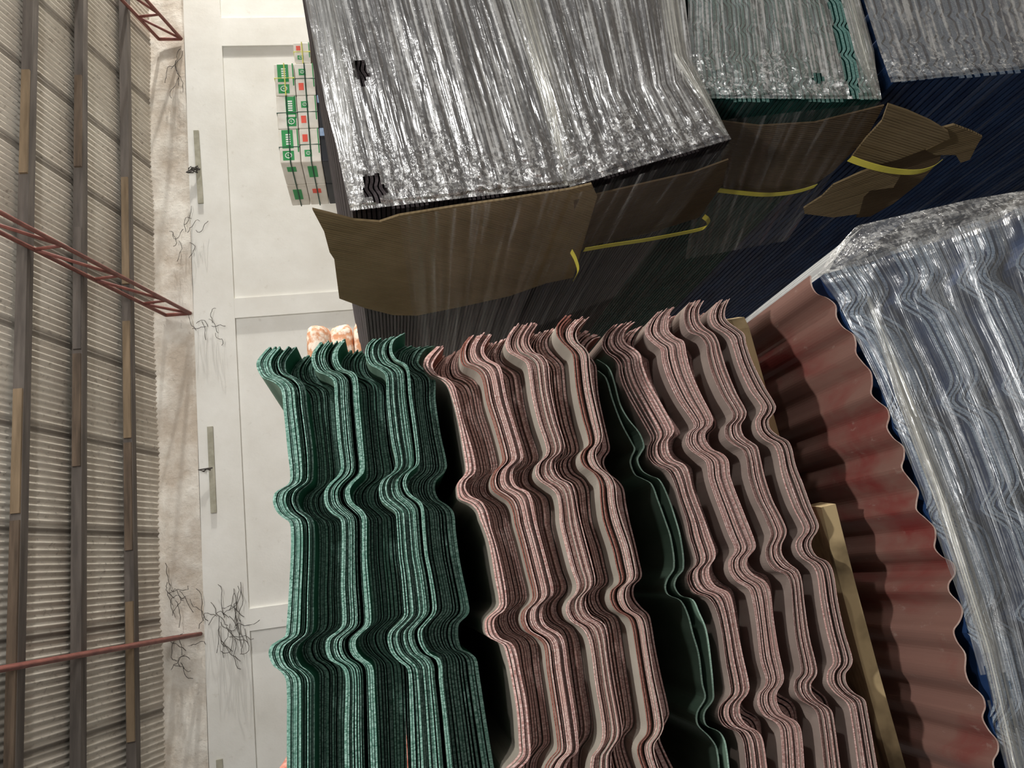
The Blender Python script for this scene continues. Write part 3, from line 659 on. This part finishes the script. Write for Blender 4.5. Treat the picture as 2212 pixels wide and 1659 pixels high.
def bundle(name, lab, grp, top, bot, Y, nsh, mats, seed, waves, wamp, fmat, fcm, depth=2.6, crumple=.22, side=True, sidemat=None, holes=(), ripple=1.0, group=(8, .012)):
    """top / bot: pixel polylines of the upper and lower boundary of the end face, running from the far right
    (out of frame) to the near left corner; the corner line joins their last points"""
    t = empty(name, at(*bot[-1], Y=Y) + Vector((0, 1.2, 0)), lab, 'bundle', grp)
    N = 120; r = random.Random(seed)
    T = [at(*lerpc(top, i / N), Y=Y) for i in range(N + 1)]; B = [at(*lerpc(bot, i / N), Y=Y) for i in range(N + 1)]
    def wprof(u):
        ph_ = (u * waves) % 1.0
        return wamp * (math.exp(-((ph_ - .5) / .13) ** 2) - .35)
    for k in range(nsh):
        a0 = (k + .12) / nsh; a1 = (k + .80) / nsh
        tp = []; bt = []; cut = r.uniform(0, .012)
        pkt = group[1] * ((k // group[0]) % 2)
        for i in range(N + 1):
            u = i / N
            off = Vector((0, 0, wprof(u + .01 * r.random() * 0)))
            q0 = T[i].lerp(B[i], a0) + off; q1 = T[i].lerp(B[i], a1) + off
            zt = T[i].z; zb = B[i].z
            q0.z = min(zt, max(zb, q0.z)); q1.z = min(zt, max(zb, q1.z))
            tp.append(q0); bt.append(q1)
        o = sheet('roofing_sheet', tp, bt, Y + pkt + r.uniform(0, .004), Y + depth, mats, capmat=1)  # long-edge caps take the dark face colour, painting the flank shade
        o.parent = t; o.matrix_parent_inverse = t.matrix_world.inverted()
    # film over the end face
    nu, nv = 90, 110
    def fpt(u, v, off):
        a = lerpc(top, v); b = lerpc(bot, v)
        p = at(a[0] + (b[0] - a[0]) * u, a[1] + (b[1] - a[1]) * u, Y=Y - off); return p
    def strip(v0, v1, mat, nm, nvv, amp_iso, bulge):
        vs = []; uv = []; fs = []
        for j in range(nvv + 1):
            v = v0 + (v1 - v0) * j / nvv
            for i in range(nu + 1):
                u = i / nu
                w = max(0, (v - (1 - crumple)) / crumple)
                y = .012 + ripple * (.010 * vn(u * 22, v * 3, seed) + .006 * vn(u * 55, v * 7, seed + 1)) + amp_iso * w * vn(u * 26, v * 50, seed + 2) * .02 + bulge * math.sin(math.pi * min(1, max(0, u))) * .01
                if v > .985: y *= .5
                vs.append(fpt(u, v, y)); uv.append((u, v))
        for j in range(nvv):
            for i in range(nu):
                uu, vv = (i + .5) / nu, v0 + (v1 - v0) * (j + .5) / nvv
                if any(((uu - hx) / rx) ** 2 + ((vv - hy) / ry) ** 2 < 1 + .35 * math.sin(5 * math.atan2(vv - hy, uu - hx)) for hx, hy, rx, ry in holes): continue
                a = j * (nu + 1) + i; fs.append((a, a + 1, a + nu + 2, a + nu + 1))
        return mesh(nm, vs, fs, mat, t, smooth=True, uvs=uv)
    strip(0, 1.0, fmat, 'end_film', 150, 1, 1)
    # film round the left flank
    if side:
        c0 = at(*top[-1], Y=Y); c1 = at(*bot[-1], Y=Y); vs = []; uv = []; fs = []; ns = 60; nd_ = 40
        for j in range(nd_ + 1):
            v = j / nd_
            for i in range(ns + 1):
                u = i / ns; p = c0.lerp(c1, u)
                p = Vector((p.x - .012 - .012 * vn(u * 30, v * 2, seed + 4) * min(1, v * 8 + .2), Y - .008 + v * 1.9, p.z))
                vs.append(p); uv.append((u, v))
        for j in range(nd_):
            for i in range(ns):
                a = j * (ns + 1) + i; fs.append((a, a + ns + 1, a + ns + 2, a + 1))
        mesh('side_film', vs, fs, sidemat or M_films, t, smooth=True, uvs=uv)
    return t
def sideplane(top, bot, Y, off):
    a = at(*top, Y=Y); b = at(*bot, Y=Y); n_ = Vector((0, 1, 0)).cross(b - a).normalized()
    if n_.x > 0: n_ = -n_
    return (a + n_ * off, n_)
def strap(t, px, plane, wid, name='strap'):
    pts = [at(x, y, plane=(plane[0] + plane[1] * (o[0] if o else 0), plane[1])) for (x, y, *o) in px]
    pts = crom(pts, 4); vs = []; fs = []
    for i, p in enumerate(pts):
        vs += [p + Vector((0, wid / 2, 0)), p - Vector((0, wid / 2, 0)), p + Vector((.0012, wid / 2, 0)), p + Vector((.0012, -wid / 2, 0))]
    for i in range(len(pts) - 1):
        a = i * 4; b = a + 4
        fs += [(a, a + 1, b + 1, b), (a + 2, b + 2, b + 3, a + 3), (a, b, b + 2, a + 2), (a + 1, a + 3, b + 3, b + 1)]
    o = mesh(name, vs, fs, M_yel, t); tag(o, 'yellow plastic strap'); return o
M_yel = simple('yellow_strap', (.82, .72, .09), (.9, .8, .14), 10, .5, bst=.05)

# B1
b1t = [(625, -160), (660, 0), (705, 220), (757, 455)]; b1b = [(1050, -160), (1100, 0), (1165, 200), (1228, 402)]
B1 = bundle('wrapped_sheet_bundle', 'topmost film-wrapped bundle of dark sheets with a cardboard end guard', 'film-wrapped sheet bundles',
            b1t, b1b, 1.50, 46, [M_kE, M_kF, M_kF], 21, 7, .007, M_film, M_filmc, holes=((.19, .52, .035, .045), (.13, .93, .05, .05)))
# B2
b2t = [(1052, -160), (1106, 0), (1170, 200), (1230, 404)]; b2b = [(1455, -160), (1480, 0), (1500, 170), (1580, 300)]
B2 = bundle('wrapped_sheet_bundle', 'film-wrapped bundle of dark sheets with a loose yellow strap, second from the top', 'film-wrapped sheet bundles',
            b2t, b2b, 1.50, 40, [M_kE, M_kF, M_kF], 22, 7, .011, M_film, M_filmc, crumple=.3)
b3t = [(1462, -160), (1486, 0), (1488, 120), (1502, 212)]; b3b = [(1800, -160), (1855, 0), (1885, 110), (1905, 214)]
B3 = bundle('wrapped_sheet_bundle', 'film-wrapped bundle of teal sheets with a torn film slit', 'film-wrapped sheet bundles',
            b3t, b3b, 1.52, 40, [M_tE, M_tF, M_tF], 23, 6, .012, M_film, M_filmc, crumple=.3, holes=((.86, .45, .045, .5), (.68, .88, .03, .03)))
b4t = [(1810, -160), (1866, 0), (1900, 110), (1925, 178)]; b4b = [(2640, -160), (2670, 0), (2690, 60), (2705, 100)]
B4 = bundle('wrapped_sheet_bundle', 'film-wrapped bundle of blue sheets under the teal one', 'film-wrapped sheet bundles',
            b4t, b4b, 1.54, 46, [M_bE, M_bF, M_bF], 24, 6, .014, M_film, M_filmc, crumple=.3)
# B5 lies under the red sheet
RE = [(x + 5, y) for x, y in ((2260, 1900), (2150, 1659), (2060, 1300), (1975, 1040), (1880, 800), (1800, 640), (1765, 585), (1850, 492))]
b5t = [(2275, 1900), (2172, 1659), (2075, 1300), (1982, 1040), (1894, 820), (1808, 650), (1765, 592)]
b5b = [(2800, 1900), (2700, 1659), (2640, 1300), (2560, 1040), (2480, 820), (2380, 600), (2330, 400)]
B5 = bundle('wrapped_sheet_bundle', 'lowest film-wrapped bundle of pale blue sheets carrying the red corrugated sheet', 'film-wrapped sheet bundles',
            b5t, b5b, .90, 50, [M_bE, M_bF, M_bF], 25, 6, .03, M_film5, M_filmc, side=False, crumple=.14, group=(6, .035), holes=((.05, .30, .05, .06),))

def patch(pa, pb, Y, parent, nm, mat, nu, nv, yfun, seed):
    vs = []; uv = []; fs = []
    for j in range(nv + 1):
        v = j / nv; a = lerpc(pa, v); b = lerpc(pb, v)
        for i in range(nu + 1):
            u = i / nu; x = a[0] + (b[0] - a[0]) * u; y = a[1] + (b[1] - a[1]) * u
            vs.append(at(x, y, Y=Y + yfun(u, v))); uv.append((u, v))
    for j in range(nv):
        for i in range(nu):
            q = j * (nu + 1) + i; fs.append((q, q + nu + 1, q + nu + 2, q + 1))
    return mesh(nm, vs, fs, mat, parent, smooth=True, uvs=uv)
patch([(1770, 590), (1800, 542), (1850, 488), (1960, 462), (2100, 430), (2330, 392)], [(1772, 594), (1860, 572), (1920, 552), (2000, 530), (2110, 500), (2335, 420)], .89, B5, 'corner_film', M_filmc, 16, 60,
      lambda u, v: .02 * (1 - u) ** 2 + .012 * vn(u * 4, v * 16, 3) - .01, 3)
vs = []; uv = []; fs = []
base = [at(x, y, Y=.905) for x, y in ((2275, 1900), (2172, 1659), (2125, 1480), (2075, 1300), (2030, 1170), (1982, 1040), (1940, 930), (1894, 820), (1850, 730), (1808, 650), (1770, 592), (1785, 565), (1800, 540), (1825, 512), (1850, 489), (1900, 474), (1970, 456))]
NB = len(base) - 1
for j in range(21):
    for i, p in enumerate(base):
        vs.append(Vector((p.x, p.y + j * .09, p.z - .014 + .003 * vn(i * 2, j * .5, 9)))); uv.append((i / NB, j / 20))
for j in range(20):
    for i in range(NB): q = j * (NB + 1) + i; fs.append((q, q + 1, q + NB + 2, q + NB + 1))
mesh('shoulder_film', vs, fs, film('stretch_film_shoulder', milk=.7, base=.35, along=1, across=70, gloss=.15, lo=.4, hi=.6), B5, smooth=True, uvs=uv)

M_band = film('gathered_film_band', tint=(.86, .84, .74), milk=.8, base=.12, along=1.2, across=14, gloss=.3, lo=.40, hi=.60, crumple=.1)
M_bandw = film('gathered_film_band_white', tint=(.86, .87, .84), milk=.7, base=.10, along=1.2, across=14, gloss=.3, lo=.42, hi=.62, crumple=.1)
def band(parent, pl, w0, w1, seed, mat, Y, out=.02):
    a = [(x - w0, y) for x, y in pl]; b = [(x + w1, y) for x, y in pl]
    b[-1] = (pl[-1][0] + w1 * .25, pl[-1][1]); a[-1] = (pl[-1][0] - w0 * .2, pl[-1][1])
    patch(a, b, Y, parent, 'gathered_film', mat, 14, 60, lambda u, v: -.016 - out * math.sin(math.pi * u) * (1 - .6 * v) + .006 * vn(u * 8, v * 6, seed), seed)
band(B1, [(632, -100), (662, 0), (705, 220), (762, 452)], 3, 78, 1, M_bandw, 1.5)
band(B2, [(1075, -100), (1112, 0), (1175, 200), (1222, 400)], 14, 52, 2, M_band, 1.5)
band(B2, [(1430, -100), (1445, 0), (1465, 120), (1568, 292)], 22, 26, 3, M_band, 1.5)
band(B3, [(1800, -100), (1832, 0), (1862, 110), (1892, 212)], 16, 26, 4, M_band, 1.52)
band(B5, [(2200, 1720), (2128, 1400), (2028, 1080), (1946, 860), (1872, 640)], 10, 34, 5, M_band, .9)

# cardboard guards
sp1 = sideplane(b1t[-1], b1b[-1], 1.5, .034)
g1 = slab([(675, 453), (712, 462), (765, 476), (820, 480), (862, 466), (980, 447), (1100, 430), (1228, 410), (1278, 398), (1290, 425), (1268, 500), (1238, 600), (1180, 612), (1100, 640), (1000, 662), (900, 682), (850, 681), (790, 666), (733, 645), (722, 560), (712, 545), (700, 500)], sp1, .005, 'cardboard_guard', M_card, B1, 1.0)
sp2 = sideplane(b2t[-1], b2b[-1], 1.50, .034)
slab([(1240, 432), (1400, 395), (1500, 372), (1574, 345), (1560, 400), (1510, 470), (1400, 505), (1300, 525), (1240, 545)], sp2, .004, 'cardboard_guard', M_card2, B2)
sp3 = sideplane(b3t[-1], b3b[-1], 1.52, .034)
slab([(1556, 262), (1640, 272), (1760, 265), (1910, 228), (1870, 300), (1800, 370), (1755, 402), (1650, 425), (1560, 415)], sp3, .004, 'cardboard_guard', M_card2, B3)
# side films over the cardboard: gathered strands
def overfilm(parent, px4, plane, seed, mat):
    vs = []; uv = []; fs = []; nu, nv = 70, 30
    (a, b, c, d) = px4
    for j in range(nv + 1):
        v = j / nv
        for i in range(nu + 1):
            u = i / nu
            x = (a[0] * (1 - u) + b[0] * u) * (1 - v) + (d[0] * (1 - u) + c[0] * u) * v
            y = (a[1] * (1 - u) + b[1] * u) * (1 - v) + (d[1] * (1 - u) + c[1] * u) * v
            vs.append(at(x, y, plane=(plane[0] + plane[1] * (.008 + .012 * vn(u * 24, v * 2, seed)), plane[1]))); uv.append((u, v))
    for j in range(nv):
        for i in range(nu):
            q = j * (nu + 1) + i; fs.append((q, q + nu + 1, q + nu + 2, q + 1))
    return mesh('draped_film', vs, fs, mat, parent, smooth=True, uvs=uv)
M_drape = film('stretch_film_draped', tint=(.8, .8, .79), milk=.30, along=1.4, across=26, gloss=.05, rough=.25, base=.02, crumple=.08, lo=.5, hi=.68)
overfilm(B1, ((862, 470), (1232, 408), (1090, 770), (905, 775)), sp1, 5, M_drape)
overfilm(B2, ((1236, 420), (1580, 318), (1330, 640), (1120, 720)), sp2, 6, M_drape)
overfilm(B3, ((1530, 262), (1905, 222), (1700, 520), (1480, 560)), sp3, 7, M_drape)
# straps
strap(B2, [(1262, 540, .02), (1320, 530, .02), (1400, 518, .03), (1480, 503, .04), (1518, 494, .05), (1530, 484, .06), (1528, 474, .065), (1520, 468, .06)], sp2, .022)
strap(B2, [(1234, 543, .03), (1243, 560, .05), (1249, 585, .07), (1240, 604, .09)], sp2, .024)
strap(B3, [(1548, 411, .02), (1600, 417, .02), (1650, 421, .02), (1700, 418, .02), (1735, 411, .02), (1762, 402, .02)], sp3, .022)
# torn cardboard
sp4 = sideplane((1760, 262), (2120, 300), 1.50, .05)
T1 = empty('torn_cardboard', at(1900, 350, plane=sp4), 'large torn brown cardboard piece jutting out below the teal bundle', 'cardboard')
slab([(1918, 226), (1960, 240), (2010, 262), (2048, 285), (2052, 300), (2000, 322), (1940, 345), (1880, 360), (1838, 342), (1870, 300), (1905, 262)], (sp4[0] + sp4[1] * .04, sp4[1]), .005, 'upper_panel', M_card, T1)
slab([(1880, 352), (1990, 318), (2042, 300), (2030, 345), (1990, 392), (1930, 440), (1880, 468), (1850, 470), (1870, 400)], (sp4[0], sp4[1]), .005, 'shadowed_panel', M_card2, T1)  # shade painted into this panel by a darker cardboard colour
slab([(1862, 372), (1890, 362), (1945, 380), (1930, 405), (1880, 412), (1866, 425), (1856, 462), (1800, 470), (1738, 462), (1736, 450), (1775, 425), (1800, 400)], (sp4[0] + sp4[1] * .06, sp4[1]), .005, 'folded_flap', M_card, T1)
slab([(2030, 278), (2060, 270), (2100, 285), (2122, 296), (2110, 315), (2095, 345), (2075, 352), (2065, 335), (2020, 335), (2000, 325), (2050, 300)], (sp4[0] + sp4[1] * .02, sp4[1]), .005, 'curled_corner', M_card, T1)
tag(strap(None, [(1836, 343, .07), (1862, 353, .08), (1900, 364, .09), (1940, 371, .09), (1980, 372, .09), (2010, 364, .08), (2030, 350, .06)], sp4, .022, 'packing_strap'),
    'yellow packing strap curving across the torn cardboard', 'strap')

# timber pallets carrying the piles
def pallet(x0, x1, y0, y1, z, label):
    t = empty('pallet', ((x0 + x1) / 2, (y0 + y1) / 2, 0), label, 'pallet', 'pallets under the sheet piles')
    for q in range(3):
        yy = y0 + (y1 - y0 - .1) * q / 2; MB().box((x0, yy, 0), (x1, yy + .1, z - .02)).build('bearer', M_wood2, t)
    for q in range(7):
        xx = x0 + (x1 - x0 - .1) * q / 6; MB().box((xx, y0, z - .02), (xx + .1, y1, z)).build('deck_board', M_wood2, t)
